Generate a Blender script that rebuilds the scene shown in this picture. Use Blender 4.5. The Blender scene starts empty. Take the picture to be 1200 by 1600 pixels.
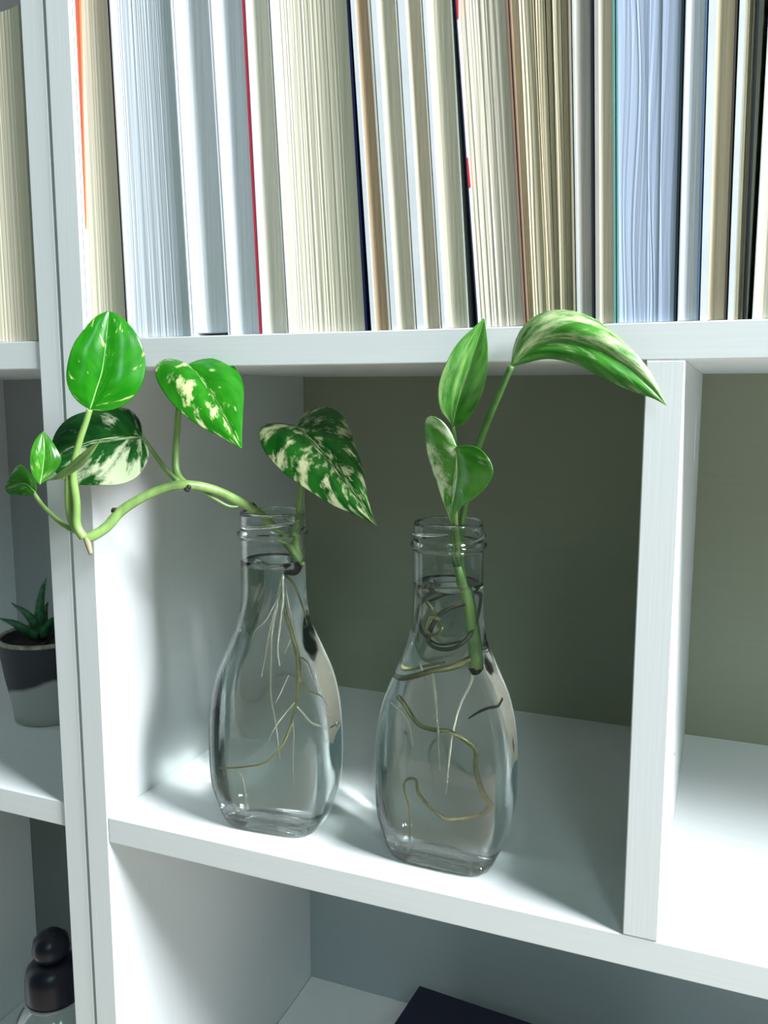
import bpy, math, random
from mathutils import Vector, Matrix

scene = bpy.context.scene
col = scene.collection

# ------------------------------------------------------------------ camera
cam_data = bpy.data.cameras.new('camera')
cam_data.sensor_fit = 'VERTICAL'
cam_data.sensor_height = 36.0
cam_data.lens = 29.9
cam_data.clip_start = 0.01
cam = bpy.data.objects.new('camera', cam_data)
cam.location = (0.4398, -0.4838, 0.3165)
cam.rotation_euler = (math.radians(90 - 7.839), 0.0, math.radians(21.877))
col.objects.link(cam)
scene.camera = cam

# ------------------------------------------------------------------ light
world = bpy.data.worlds.new('room_daylight')
scene.world = world
world.use_nodes = True
wb = world.node_tree.nodes['Background']
wb.inputs[0].default_value = (0.56, 0.94, 0.94, 1)
wb.inputs[1].default_value = 0.12

win = bpy.data.lights.new('window_light', 'AREA')
win.shape = 'RECTANGLE'
win.size = 0.65
win.size_y = 1.0
win.energy = 240
win.color = (0.90, 0.96, 1.0)
win_o = bpy.data.objects.new('window_light', win)
win_o.location = (2.4, -0.43, 1.75)
win_o.rotation_euler = Vector((-2.2, 0.40, -1.55)).to_track_quat('-Z', 'Z').to_euler()
col.objects.link(win_o)

# unseen fill light added behind the camera for frontal light and glass sparkle
rear_fill = bpy.data.lights.new('rear_fill_light', 'AREA')
rear_fill.shape = 'RECTANGLE'
rear_fill.size = 0.5
rear_fill.size_y = 1.2
rear_fill.energy = 16
rear_fill.color = (0.72, 0.98, 0.98)
rear_fill_o = bpy.data.objects.new('rear_fill_light', rear_fill)
rear_fill_o.location = (1.5, -2.6, 1.9)
rear_fill_o.rotation_euler = Vector((-0.5, 1.0, -0.65)).to_track_quat('-Z', 'Z').to_euler()
col.objects.link(rear_fill_o)

scene.view_settings.view_transform = 'Standard'
scene.view_settings.look = 'None'
scene.view_settings.exposure = 0.13
scene.view_settings.gamma = 1.0
scene.view_settings.use_curve_mapping = False
cy = scene.cycles
cy.max_bounces = 24
cy.transmission_bounces = 24
cy.glossy_bounces = 8
cy.diffuse_bounces = 5
cy.transparent_max_bounces = 16
cy.blur_glossy = 0.15
cy.sample_clamp_indirect = 0.0

# ------------------------------------------------------------------ materials
def new_mat(name):
    m = bpy.data.materials.new(name)
    m.use_nodes = True
    nt = m.node_tree
    return m, nt, nt.nodes['Principled BSDF']

def nd(nt, kind, **inp):
    n = nt.nodes.new(kind)
    for k, v in inp.items():
        n.inputs[k].default_value = v
    return n

def mapped_noise(nt, scale_vec, scale=1.0, detail=3.0, coord='Object', rough=0.55, loc=(0, 0, 0)):
    tc = nt.nodes.new('ShaderNodeTexCoord')
    mp = nt.nodes.new('ShaderNodeMapping')
    mp.inputs['Scale'].default_value = scale_vec
    mp.inputs['Location'].default_value = loc
    nt.links.new(tc.outputs[coord], mp.inputs[0])
    n = nd(nt, 'ShaderNodeTexNoise', Scale=scale, Detail=detail, Roughness=rough)
    nt.links.new(mp.outputs[0], n.inputs['Vector'])
    return n

def ramp(nt, fac, stops):
    r = nt.nodes.new('ShaderNodeValToRGB')
    el = r.color_ramp.elements
    while len(el) < len(stops):
        el.new(0.5)
    for e, (p, c) in zip(el, stops):
        e.position = p
        e.color = (*c, 1)
    nt.links.new(fac, r.inputs[0])
    return r

def bump(nt, bsdf, height, strength, dist):
    b = nd(nt, 'ShaderNodeBump', Strength=strength, Distance=dist)
    nt.links.new(height, b.inputs['Height'])
    nt.links.new(b.outputs[0], bsdf.inputs['Normal'])

def plain(name, c, rough=0.5, var=0.12, scale=60.0, bmp=0.15, spec=0.5, stretch=(1, 1, 1)):
    m, nt, b = new_mat(name)
    n = mapped_noise(nt, stretch, scale)
    lo = tuple(max(0, x * (1 - var)) for x in c)
    hi = tuple(min(1, x * (1 + var)) for x in c)
    r = ramp(nt, n.outputs[0], [(0.3, lo), (0.7, hi)])
    nt.links.new(r.outputs[0], b.inputs['Base Color'])
    b.inputs['Roughness'].default_value = rough
    b.inputs['Specular IOR Level'].default_value = spec
    if bmp:
        bump(nt, b, n.outputs[0], bmp, 0.0006)
    return m

def laminate(name, c, stretch):
    m, nt, b = new_mat(name)
    n = mapped_noise(nt, stretch, 1.0, 4.0)
    r = ramp(nt, n.outputs[0], [(0.3, tuple(x * 0.965 for x in c)), (0.7, c)])
    nt.links.new(r.outputs[0], b.inputs['Base Color'])
    b.inputs['Roughness'].default_value = 0.38
    bump(nt, b, n.outputs[0], 0.12, 0.0004)
    return m

M = {}
WHITE = (0.80, 0.815, 0.82)
M['board_v'] = laminate('white_board_upright', WHITE, (700, 700, 14))
M['board_h'] = laminate('white_board_flat', WHITE, (10, 500, 500))
M['back'] = laminate('shaded_taupe_back', (0.31, 0.325, 0.235), (12, 12, 300))  # shade of the recess put into the board colour
M['back_low'] = laminate('bounce_blue_grey_back', (0.37, 0.42, 0.44), (12, 12, 300))  # recess shade, lightened and blued by wall bounce, put into the colour
M['slot'] = plain('slot_shadow_grey', (0.05, 0.05, 0.05), 0.6)
M['slot_rim'] = plain('slot_rim_white', (0.85, 0.87, 0.88), 0.4)

def glass(name, c, ior, rough=0.0):
    m, nt, b = new_mat(name)
    n = mapped_noise(nt, (1, 1, 1), 90.0)
    r = ramp(nt, n.outputs[0], [(0.3, tuple(x * 0.995 for x in c)), (0.7, c)])
    nt.links.new(r.outputs[0], b.inputs['Base Color'])
    b.inputs['Transmission Weight'].default_value = 1.0
    b.inputs['Roughness'].default_value = rough
    b.inputs['IOR'].default_value = ior
    return m
M['glass'] = glass('clear_bottle_glass', (0.955, 0.985, 0.975), 1.5)
M['water'] = glass('clear_water', (0.99, 1.0, 0.995), 1.333)

def paper(name, c, seed, dark=0.86):
    if c[0] > c[2]:                       # yellowed paper
        c = (min(0.9, c[0] * 1.05), c[1] * 0.985, c[2] * 0.92)
    m, nt, b = new_mat(name)
    n = mapped_noise(nt, (900, 3, 2.2), 1.0, 3.0, loc=(seed * 3.1, seed, seed))
    n2 = mapped_noise(nt, (120, 3, 1.0), 1.0, 2.0, loc=(seed, seed * 2, 0))
    r = ramp(nt, n.outputs[0], [(0.32, tuple(x * dark for x in c)), (0.62, c)])
    r2 = ramp(nt, n2.outputs[0], [(0.3, (0.93, 0.93, 0.92)), (0.65, (1, 1, 1))])
    mx = nt.nodes.new('ShaderNodeMix')
    mx.data_type = 'RGBA'
    mx.blend_type = 'MULTIPLY'
    mx.inputs[0].default_value = 1.0
    nt.links.new(r.outputs[0], mx.inputs[6])
    nt.links.new(r2.outputs[0], mx.inputs[7])
    nt.links.new(mx.outputs[2], b.inputs['Base Color'])
    b.inputs['Roughness'].default_value = 0.75
    b.inputs['Specular IOR Level'].default_value = 0.25
    bump(nt, b, n.outputs[0], 0.35, 0.0004)
    return m

def leaf_mat(name, green, green2, cream, thr, seed, soft=0.07, stretch=(2.2, 7.0, 1), trans=0.3, left=0.0, right=0.0, base=0.0, rim=0.0):
    m, nt, b = new_mat(name)
    n = mapped_noise(nt, stretch, 1.0, 5.0, 'UV', 0.62, (seed * 1.7, seed * 2.3, seed))
    g = mapped_noise(nt, (3, 5, 1), 1.0, 2.0, 'UV', 0.5, (seed, seed, 0))
    gr = ramp(nt, g.outputs[0], [(0.35, green), (0.65, green2)])
    # more or less variegation or painted fold shade on the left half, the right half, towards the base and the rim of the blade
    tc = nt.nodes.new('ShaderNodeTexCoord')
    sx = nt.nodes.new('ShaderNodeSeparateXYZ')
    nt.links.new(tc.outputs['UV'], sx.inputs[0])
    def mth(op, a, b_, c_=0.0):
        q = nt.nodes.new('ShaderNodeMath'); q.operation = op
        for k_, v_ in enumerate((a, b_, c_)):
            if isinstance(v_, (int, float)): q.inputs[k_].default_value = v_
            else: nt.links.new(v_, q.inputs[k_])
        return q.outputs[0]
    side = mth('GREATER_THAN', sx.outputs[0], 2.0)
    t_ = mth('MULTIPLY_ADD', side, -3.0, sx.outputs[0])
    f_ = mth('MULTIPLY_ADD', side, right - left, n.outputs[0])
    f_ = mth('ADD', f_, left)
    f_ = mth('MULTIPLY_ADD', mth('SUBTRACT', 0.5, sx.outputs[1]), base, f_)
    f_ = mth('MULTIPLY_ADD', mth('SUBTRACT', t_, 0.5), rim, f_)
    mk = ramp(nt, f_, [(thr, (0, 0, 0)), (thr + soft, (1, 1, 1))])
    mx = nt.nodes.new('ShaderNodeMix')
    mx.data_type = 'RGBA'
    nt.links.new(mk.outputs[0], mx.inputs[0])
    nt.links.new(gr.outputs[0], mx.inputs[6])
    mx.inputs[7].default_value = (*cream, 1)
    nt.links.new(mx.outputs[2], b.inputs['Base Color'])
    b.inputs['Roughness'].default_value = 0.22
    b.inputs['Specular IOR Level'].default_value = 0.55
    bump(nt, b, n.outputs[0], 0.08, 0.0008)
    t = nt.nodes.new('ShaderNodeBsdfTranslucent')
    nt.links.new(mx.outputs[2], t.inputs[0])
    ms = nt.nodes.new('ShaderNodeMixShader')
    ms.inputs[0].default_value = trans
    nt.links.new(b.outputs[0], ms.inputs[1])
    nt.links.new(t.outputs[0], ms.inputs[2])
    nt.links.new(ms.outputs[0], nt.nodes['Material Output'].inputs[0])
    return m

# ------------------------------------------------------------------ helpers
def tag(o, label=None, cat=None, group=None, kind=None):
    if label: o['label'] = label
    if cat: o['category'] = cat
    if group: o['group'] = group
    if kind: o['kind'] = kind
    return o

def empty(name, loc):
    o = bpy.data.objects.new(name, None)
    o.empty_display_size = 0.02
    o.location = loc
    col.objects.link(o)
    return o

def origin(o):
    v = Vector((0, 0, 0))
    while o is not None:
        v = v + Vector(o.location)
        o = o.parent
    return v

def mesh(name, verts, faces, mat, parent=None, smooth=False, uvs=None, loc=None):
    """verts in world coordinates; the object's origin is the parent's, or loc"""
    off = origin(parent) if parent else Vector(loc or (0, 0, 0))
    me = bpy.data.meshes.new(name)
    me.from_pydata([tuple(Vector(v) - off) for v in verts], [], faces)
    if uvs:
        uv = me.uv_layers.new(name='UVMap')
        for lp in me.loops:
            uv.data[lp.index].uv = uvs[lp.vertex_index]
    me.validate()
    me.update()
    if smooth:
        for p in me.polygons:
            p.use_smooth = True
    me.materials.append(mat)
    o = bpy.data.objects.new(name, me)
    if parent: o.parent = parent
    else: o.location = off
    col.objects.link(o)
    return o

BOXF = [(0, 3, 2, 1), (4, 5, 6, 7), (0, 1, 5, 4), (1, 2, 6, 5), (2, 3, 7, 6), (3, 0, 4, 7)]
def box(name, x0, x1, y0, y1, z0, z1, mat, parent=None, bevel=0.0, loc=None):
    v = [(x0, y0, z0), (x1, y0, z0), (x1, y1, z0), (x0, y1, z0), (x0, y0, z1), (x1, y0, z1), (x1, y1, z1), (x0, y1, z1)]
    o = mesh(name, v, BOXF, mat, parent, loc=loc)
    if bevel:
        b = o.modifiers.new('bevel', 'BEVEL')
        b.width = bevel
        b.segments = 2
    return o

def hexa(name, bl, br, tl, tr, y0, y1, z0, z1, mat, parent):
    """leaning slab: X of its left and right side at the bottom and at the top"""
    v = [(bl, y0, z0), (br, y0, z0), (br, y1, z0), (bl, y1, z0), (tl, y0, z1), (tr, y0, z1), (tr, y1, z1), (tl, y1, z1)]
    return mesh(name, v, BOXF, mat, parent)

def smooth_path(pts, per=6):
    p = [Vector(q) for q in pts]
    if len(p) < 3:
        return p
    q = [2 * p[0] - p[1]] + p + [2 * p[-1] - p[-2]]
    out = []
    for i in range(1, len(q) - 2):
        a, b, c, d = q[i - 1:i + 3]
        for k in range(per):
            t = k / per
            out.append(0.5 * (2 * b + (c - a) * t + (2 * a - 5 * b + 4 * c - d) * t * t + (3 * b - a - 3 * c + d) * t ** 3))
    out.append(p[-1])
    return out

def tube(name, pts, radii, mat, parent, seg=10, per=6, close=True):
    """round stalk through pts; radii spread evenly along it"""
    p = smooth_path(pts, per)
    n = len(p)
    verts, faces = [], []
    up = Vector((0.3, 0.5, 0.8)).normalized()
    for i in range(n):
        t = (p[min(i + 1, n - 1)] - p[max(i - 1, 0)]).normalized()
        a = t.cross(up)
        if a.length < 1e-3: a = t.cross(Vector((1, 0, 0)))
        a.normalize()
        up = a.cross(t).normalized()
        f = i / (n - 1) * (len(radii) - 1)
        k = min(int(f), len(radii) - 2)
        r = radii[k] + (radii[k + 1] - radii[k]) * (f - k)
        for s in range(seg):
            w = 2 * math.pi * s / seg
            verts.append(p[i] + (a * math.cos(w) + up * math.sin(w)) * r)
    for i in range(n - 1):
        for s in range(seg):
            s2 = (s + 1) % seg
            faces.append((i * seg + s, i * seg + s2, (i + 1) * seg + s2, (i + 1) * seg + s))
    if close:
        faces.append(tuple(range(seg - 1, -1, -1)))
        faces.append(tuple((n - 1) * seg + s for s in range(seg)))
    return mesh(name, verts, faces, mat, parent, True)

# ------------------------------------------------------------------ the setting
FLOOR_Z = -0.76
tag(box('floor', -1.2, 2.6, -2.2, 0.6, FLOOR_Z - 0.05, FLOOR_Z, plain('pale_oak_floor', (0.42, 0.36, 0.29), 0.5, stretch=(1, 12, 1), scale=6)), kind='structure')
tag(box('wall_back', -1.2, 2.6, 0.36, 0.46, FLOOR_Z, 1.6, plain('painted_wall', (0.62, 0.62, 0.60), 0.8)), kind='structure')

T, W, H, D = 0.020, 0.3776, 0.335, 0.3326

# ---- right bookcase: the one with the bottles
XR = 1.176
bc = empty('bookcase', (0.6, 0.15, FLOOR_Z))
tag(bc, 'white bookcase holding the two water bottles and the long book row', 'bookcase', 'white bookcases side by side')
BEV = 0.0007
box('side_panel', 0.0, T, 0.0, D, FLOOR_Z, 1.09, M['board_v'], bc, BEV)
box('side_panel', XR, XR + T, 0.0, D, FLOOR_Z, 1.09, M['board_v'], bc, BEV)
for zt in (-0.7175, -0.3585, 0.0, H + T, 0.71, 1.09):
    box('shelf_board', T + 0.0006, XR - 0.0006, 0.0004, D, zt - T, zt, M['board_h'], bc, BEV)
dv = box('divider', T + W, T + W + T, 0.0, D, 0.0002, H - 0.0002, M['board_v'], bc, BEV)
for y0, z0, z1 in ((0.205, 0.268, 0.303), (0.105, 0.055, 0.072)):
    s = box('connector_slot', T + W + T, T + W + T + 0.0003, y0, y0 + 0.004, z0, z1, M['slot'], dv)
    box('connector_slot', T + W + T, T + W + T + 0.0005, y0 - 0.0012, y0, z0, z1, M['slot_rim'], dv)
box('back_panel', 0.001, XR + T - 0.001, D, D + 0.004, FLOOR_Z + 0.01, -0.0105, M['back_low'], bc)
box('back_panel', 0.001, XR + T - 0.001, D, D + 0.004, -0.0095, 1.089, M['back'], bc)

# ---- left bookcase, standing a millimetre further back
YL = 0.0010
XA, XB = -0.0222, -0.0032
XLL = -0.4180
bl = empty('bookcase', (-0.21, 0.15, FLOOR_Z))
tag(bl, 'white bookcase at the left edge holding the potted succulent', 'bookcase', 'white bookcases side by side')
box('side_panel', XA, XB, YL, D, FLOOR_Z, 1.09, M['board_v'], bl, 0.0004)
box('side_panel', XLL, XLL + T, YL, D, FLOOR_Z, 1.09, M['board_v'], bl, 0.0004)
for zt in (-0.7175, -0.49, 0.003, H + T, 0.71, 1.09):
    box('shelf_board', XLL + T + 0.0006, XA - 0.0006, YL + 0.0016, D, zt - T, zt, M['board_h'], bl, BEV)
M['back_grey'] = laminate('shaded_grey_back', (0.34, 0.355, 0.35), (12, 12, 300))  # compartment shade mixed into the back board's grey
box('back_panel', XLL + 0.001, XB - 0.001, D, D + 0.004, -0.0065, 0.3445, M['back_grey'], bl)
box('back_panel', XLL + 0.001, XB - 0.001, D, D + 0.004, 0.3455, 1.089, laminate('shadow_navy_back', (0.02, 0.022, 0.05), (12, 12, 300)), bl)  # dark shadow above the book painted as a navy board colour
box('back_panel', XLL + 0.001, XB - 0.001, D, D + 0.004, FLOOR_Z + 0.01, -0.0075, laminate('shadow_dark_back', (0.13, 0.15, 0.145), (12, 12, 300)), bl)  # shadowed lower compartment painted as a darker board colour

# ------------------------------------------------------------------ books, fore-edges outwards
SZ = H + T + 0.0003          # where they stand
ZT = 0.58                    # height at which the top X values below were taken
def page_mesh(parent, bl_, br_, tl, tr, z0, z1, y0, y1, mat, conc, seed, wave=0.0, ridge=0.00022, waven=1.0):
    rnd = random.Random(seed)
    wid = br_ - bl_
    n = max(8, min(70, int(wid / 0.0008)))
    rows = 22 if wave else 8
    off = [rnd.uniform(-1, 1) * ridge for _ in range(n + 1)]
    drift = [rnd.uniform(-1, 1) * ridge for _ in range(n + 1)]
    ph = rnd.uniform(0, 6)
    verts, faces = [], []
    for j in range(rows + 1):
        f = j / rows
        z = z0 + (z1 - z0) * f
        a = bl_ + (tl - bl_) * f
        b = br_ + (tr - br_) * f
        for i in range(n + 1):
            u = i / n
            e = math.sin(math.pi * u) ** 0.7
            x = a + (b - a) * u
            if wave:
                x += wave * e * math.sin(f * 7.0 * waven + ph + u * 2.2) * math.sin(math.pi * min(1, f * 1.15)) 
            y = y0 + conc * (1 - (2 * u - 1) ** 2) + (off[i] * (1 - f) + drift[i] * f if 0 < i < n else 0)
            verts.append((x, y, z))
    k = len(verts)
    m1 = n + 1
    for j in range(rows):
        for i in range(n):
            faces.append((j * m1 + i, j * m1 + i + 1, (j + 1) * m1 + i + 1, (j + 1) * m1 + i))
    # back, sides, top and bottom
    verts += [(bl_, y1, z0), (br_, y1, z0), (tl, y1, z1), (tr, y1, z1)]
    faces.append((k + 1, k, k + 2, k + 3))
    faces.append(tuple([k] + [j * m1 for j in range(rows + 1)] + [k + 2]))
    faces.append(tuple([k + 3] + [j * m1 + n for j in range(rows, -1, -1)] + [k + 1]))
    faces.append(tuple([k + 1] + [n - i for i in range(n + 1)] + [k]))
    faces.append(tuple([k + 2] + [rows * m1 + i for i in range(n + 1)] + [k + 3]))
    return mesh('page_block', verts, faces, mat, parent, False)

COVER = {}
def cover_mat(c):
    if c not in COVER:
        COVER[c] = plain('cover_%d' % len(COVER), c, 0.4, 0.06, 40, 0.05)
    return COVER[c]

def book(edges, height, pages, label, conc=0.003, lc=None, rc=None, lt=0.0008, rt=0.0008, y=0.004, seed=1,
         wave=0.0, depth=0.15, proud=0.0012, clumps=None, waven=1.0, ridge=0.00022, lift=0.0):
    """edges: X of the left and right side at the shelf, then at ZT"""
    bl_, br_, tl, tr = edges
    g = 0.0002
    bl_ += g; tl += g; br_ -= g; tr -= g
    s = height / (ZT - SZ)
    tl, tr = bl_ + (tl - bl_) * s, br_ + (tr - br_) * s
    z0, z1 = SZ, SZ + height
    root = empty('book', ((bl_ + br_) / 2, y + depth / 2, SZ))
    tag(root, label, 'book', 'books shelved with their page edges outwards')
    pm = paper('pages_%d' % seed, pages, seed)
    lcm = cover_mat(lc or (0.75, 0.77, 0.78))
    rcm = cover_mat(rc or (0.75, 0.77, 0.78))
    pz0, pz1 = (z0 + 0.0003 + lift, z1 - 0.002) if proud > 0.001 else (z0 + 0.0002 + lift, z1)
    # cover boards
    hexa('cover_board', bl_, bl_ + lt, tl, tl + lt, y - proud, y + depth, z0, z1, lcm, root)
    hexa('cover_board', br_ - rt, br_, tr - rt, tr, y - proud, y + depth, z0, z1, rcm, root)
    hexa('spine', bl_, br_, tl, tr, y + depth, y + depth + 0.0015, z0, z1, lcm, root)
    a, b, c, d = bl_ + lt + 0.0001, br_ - rt - 0.0001, tl + lt + 0.0001, tr - rt - 0.0001
    if clumps:
        for q, (u0, u1, v0, v1, wv, dy) in enumerate(clumps):
            page_mesh(root, a + (b - a) * u0, a + (b - a) * u1, c + (d - c) * v0, c + (d - c) * v1, pz0, pz1,
                      y + dy, y + depth - 0.001, pm, conc * (u1 - u0), seed * 7 + q, wv, ridge, waven)
    else:
        page_mesh(root, a, b, c, d, pz0, pz1, y, y + depth - 0.001, pm, conc, seed, wave, ridge, waven)
    return root

CREAM = (0.83, 0.81, 0.68)
IVORY = (0.83, 0.82, 0.73)
COOL = (0.80, 0.85, 0.93)
E_BOOKS = [
    # bottom left, bottom right, top left, top right
    [0.0205, 0.0552, 0.0205, 0.0504],
    [0.0557, 0.1077, 0.0512, 0.0993],
    [0.1082, 0.1359, 0.0998, 0.1264],
    [0.1364, 0.1598, 0.1268, 0.1512],
    [0.1602, 0.1788, 0.1516, 0.1677],
    [0.1792, 0.2335, 0.1682, 0.2202],
    [0.236, 0.249, 0.2206, 0.2328],
    [0.2494, 0.265, 0.2332, 0.2492],
    [0.2655, 0.2807, 0.2496, 0.264],
    [0.2811, 0.2976, 0.2644, 0.282],
    [0.3022, 0.3312, 0.2824, 0.3133],
    [0.3315, 0.3593, 0.3136, 0.3487],
    [0.3596, 0.3694, 0.349, 0.3608],
    [0.3697, 0.3807, 0.3612, 0.3718],
    [0.381, 0.4119, 0.3721, 0.4076],
    [0.4123, 0.4232, 0.408, 0.4187],
    [0.4235, 0.4367, 0.419, 0.4332],
    [0.4371, 0.4463, 0.4338, 0.4433],
    [0.4488, 0.4642, 0.448, 0.4638],
]
MAROON, RED, NAVY, TEAL, WHT = (0.09, 0.01, 0.03), (0.55, 0.03, 0.06), (0.008, 0.01, 0.05), (0.16, 0.36, 0.34), (0.82, 0.85, 0.88)
ORANGE = (0.85, 0.16, 0.07)
b0 = book(E_BOOKS[0], 0.245, CREAM, 'cream paged book with orange flyleaf, first beside the left upright', 0.0028, WHT, MAROON, 0.0014, 0.0010, seed=1)
def xat(z, a, b):
    return a + (b - a) * (z - SZ) / (ZT - SZ)
def wedge(name, e, za, zb, wa, wb_, off, c, parent, y=0.0034):
    """thin sheet lying along a book's left cover, wider at one end"""
    xa, xb = xat(za, e[0], e[2]) + off, xat(zb, e[0], e[2]) + off
    hexa(name, xa, xa + wa, xb, xb + wb_, y, 0.10, za, zb, cover_mat(c), parent)
wedge('flyleaf', E_BOOKS[0], 0.430, 0.600, 0.0004, 0.0042, 0.0018, ORANGE, b0)
book(E_BOOKS[1], 0.250, COOL, 'thick bluish white paged book right of the maroon cover', 0.0016, WHT, WHT, 0.0012, 0.0008, seed=2, proud=0.0022)
b2 = book(E_BOOKS[2], 0.248, (0.82, 0.85, 0.9), 'white paged book with a dark slot under its pages', 0.0060, WHT, WHT, 0.0012, 0.0008, seed=3, lift=0.0018)
book(E_BOOKS[3], 0.250, (0.80, 0.84, 0.9), 'bluish white book with a thin red right cover', 0.0055, WHT, RED, 0.0010, 0.0013, seed=4)
book(E_BOOKS[4], 0.243, (0.84, 0.85, 0.80), 'narrow white paged book just right of the red cover', 0.0048, WHT, (0.5, 0.5, 0.45), 0.0008, 0.0006, seed=5)
book(E_BOOKS[5], 0.252, (0.85, 0.84, 0.72), 'thickest cream paged book in the row', 0.0036, (0.7, 0.72, 0.66), NAVY, 0.0006, 0.0012, seed=6, ridge=0.0003)
book(E_BOOKS[6], 0.246, (0.50, 0.38, 0.26), 'narrow brown paged book with a white left cover', 0.0016, WHT, (0.55, 0.56, 0.5), 0.0028, 0.0012, seed=7)
book(E_BOOKS[7], 0.240, (0.68, 0.67, 0.57), 'greyish cream book directly right of the brown paged one', 0.0030, WHT, (0.6, 0.6, 0.54), 0.0035, 0.0008, seed=8)
book(E_BOOKS[8], 0.244, (0.66, 0.62, 0.51), 'beige paged book with wide white left cover edge, second right of the brown one', 0.0034, WHT, (0.6, 0.6, 0.54), 0.0046, 0.0006, seed=9)
book(E_BOOKS[9], 0.249, (0.79, 0.78, 0.66), 'cream paged book left of the dark wedge gap and red cover', 0.0018, WHT, (0.45, 0.47, 0.42), 0.0022, 0.0008, seed=10, ridge=0.0003)
b10 = book(E_BOOKS[10], 0.247, (0.80, 0.77, 0.68), 'old cream paged book with a red left cover behind the tall pointed leaf', 0.0014, NAVY, (0.34, 0.2, 0.15), 0.0006, 0.0012, seed=11, ridge=0.0004)
wedge('flyleaf', E_BOOKS[10], 0.525, 0.600, 0.0008, 0.0050, 0.0010, (0.75, 0.05, 0.05), b10)
wedge('flyleaf', E_BOOKS[10], 0.434, 0.450, 0.0013, 0.0009, 0.0008, (0.75, 0.05, 0.05), b10)
book(E_BOOKS[11], 0.246, (0.62, 0.58, 0.44), 'olive beige book with wavy pages parting in dark gaps', 0.0030, (0.3, 0.2, 0.14), (0.45, 0.4, 0.3), 0.0008, 0.0012, seed=12, ridge=0.0004,
     clumps=[(0.0, 0.10, 0.0, 0.12, 0.0, 0.0015), (0.12, 0.42, 0.14, 0.38, 0.0006, 0.0), (0.43, 0.60, 0.41, 0.57, 0.0007, 0.001), (0.605, 0.70, 0.60, 0.68, 0.0007, 0.002), (0.71, 0.86, 0.72, 0.86, 0.0006, 0.0), (0.865, 1.0, 0.87, 1.0, 0.0, 0.002)])
book(E_BOOKS[12], 0.240, (0.46, 0.45, 0.45), 'slim grey paged book left of the narrow beige one', 0.0012, (0.7, 0.75, 0.72), (0.02, 0.02, 0.03), 0.0012, 0.0012, seed=13, wave=0.0005)
book(E_BOOKS[13], 0.243, (0.66, 0.62, 0.52), 'narrow beige paged book against the wavy blue one', 0.0014, (0.55, 0.52, 0.48), TEAL, 0.0022, 0.0010, seed=14)
book(E_BOOKS[14], 0.250, (0.50, 0.58, 0.76), 'thick blue paged paperback with wavy pages', 0.0007, TEAL, (0.05, 0.09, 0.10), 0.0008, 0.0012, seed=15, ridge=0.00013, proud=0.0003,
     clumps=[(0.0, 0.52, 0.0, 0.48, 0.0024, 0.0), (0.525, 0.72, 0.49, 0.70, 0.0026, 0.0006), (0.725, 1.0, 0.705, 1.0, 0.0022, 0.0002)])
book(E_BOOKS[15], 0.246, (0.76, 0.79, 0.84), 'pale white paged book right of the wavy blue one', 0.0012, (0.55, 0.6, 0.66), (0.10, 0.18, 0.34), 0.0006, 0.0008, seed=16, ridge=0.0003)
book(E_BOOKS[16], 0.244, (0.62, 0.56, 0.43), 'tan paged book with a broad white left cover', 0.0022, WHT, (0.06, 0.05, 0.05), 0.0036, 0.0010, seed=17)
book(E_BOOKS[17], 0.238, (0.55, 0.54, 0.42), 'thin olive book with loose dark gapped pages near the right edge', 0.0010, WHT, (0.02, 0.02, 0.03), 0.0028, 0.0012, seed=18, ridge=0.0005,
     clumps=[(0.0, 0.42, 0.0, 0.42, 0.0003, 0.0), (0.47, 0.66, 0.47, 0.64, 0.0003, 0.0015), (0.71, 0.96, 0.69, 0.97, 0.0003, 0.001)])
book(E_BOOKS[18], 0.247, IVORY, 'ivory paged book leaning at the right edge of the photo', 0.0022, (0.75, 0.75, 0.68), (0.7, 0.7, 0.6), 0.0006, 0.0008, seed=19)
eb = [-0.0690, -0.0256, -0.0700, -0.0257]
book(eb, 0.2265, (0.76, 0.74, 0.62), 'cream paged book in the left bookcase beside its upright', 0.0042, (0.4, 0.38, 0.3), (0.6, 0.58, 0.48), 0.0008, 0.0004, y=0.0030, seed=20, proud=0.0004)
box_m = plain('dark_cover', (0.01, 0.011, 0.02), 0.5)

# ------------------------------------------------------------------ glass bottles
SEG = 128
PROFILE = [  # z, silhouette width, squareness
    (0.0000, 0.0640, 1.0), (0.0008, 0.0710, 1.0), (0.0030, 0.0765, 1.0), (0.0090, 0.0823, 1.0), (0.0190, 0.0890, 1.0), (0.0270, 0.0938, 1.0),
    (0.0350, 0.0968, 1.0), (0.0450, 0.0984, 1.0), (0.0630, 0.0989, 1.0), (0.0805, 0.0975, 1.0), (0.0980, 0.0933, 1.0),
    (0.1150, 0.0850, 0.92), (0.1320, 0.0711, 0.80), (0.1490, 0.0565, 0.48), (0.1600, 0.0507, 0.22), (0.1700, 0.0477, 0.06),
    (0.1800, 0.0467, 0.0), (0.1950, 0.0466, 0.0), (0.2140, 0.0466, 0.0), (0.2160, 0.0470, 0.0), (0.2172, 0.0496, 0.0), (0.2186, 0.0508, 0.0),
    (0.2200, 0.0496, 0.0), (0.2212, 0.0466, 0.0), (0.2310, 0.0462, 0.0), (0.2330, 0.0460, 0.0), (0.2342, 0.0446, 0.0), (0.2345, 0.0425, 0.0)]
A0 = math.radians(25)
def half_axes(w, f):
    ratio = 1 - 0.32 * f
    n = 2 + 2.5 * f
    q = n / (n - 1)
    h = (math.cos(A0) ** q + (ratio * math.sin(A0)) ** q) ** (1 / q)
    a = w / 2 / h
    return a, a * ratio, n

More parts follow.
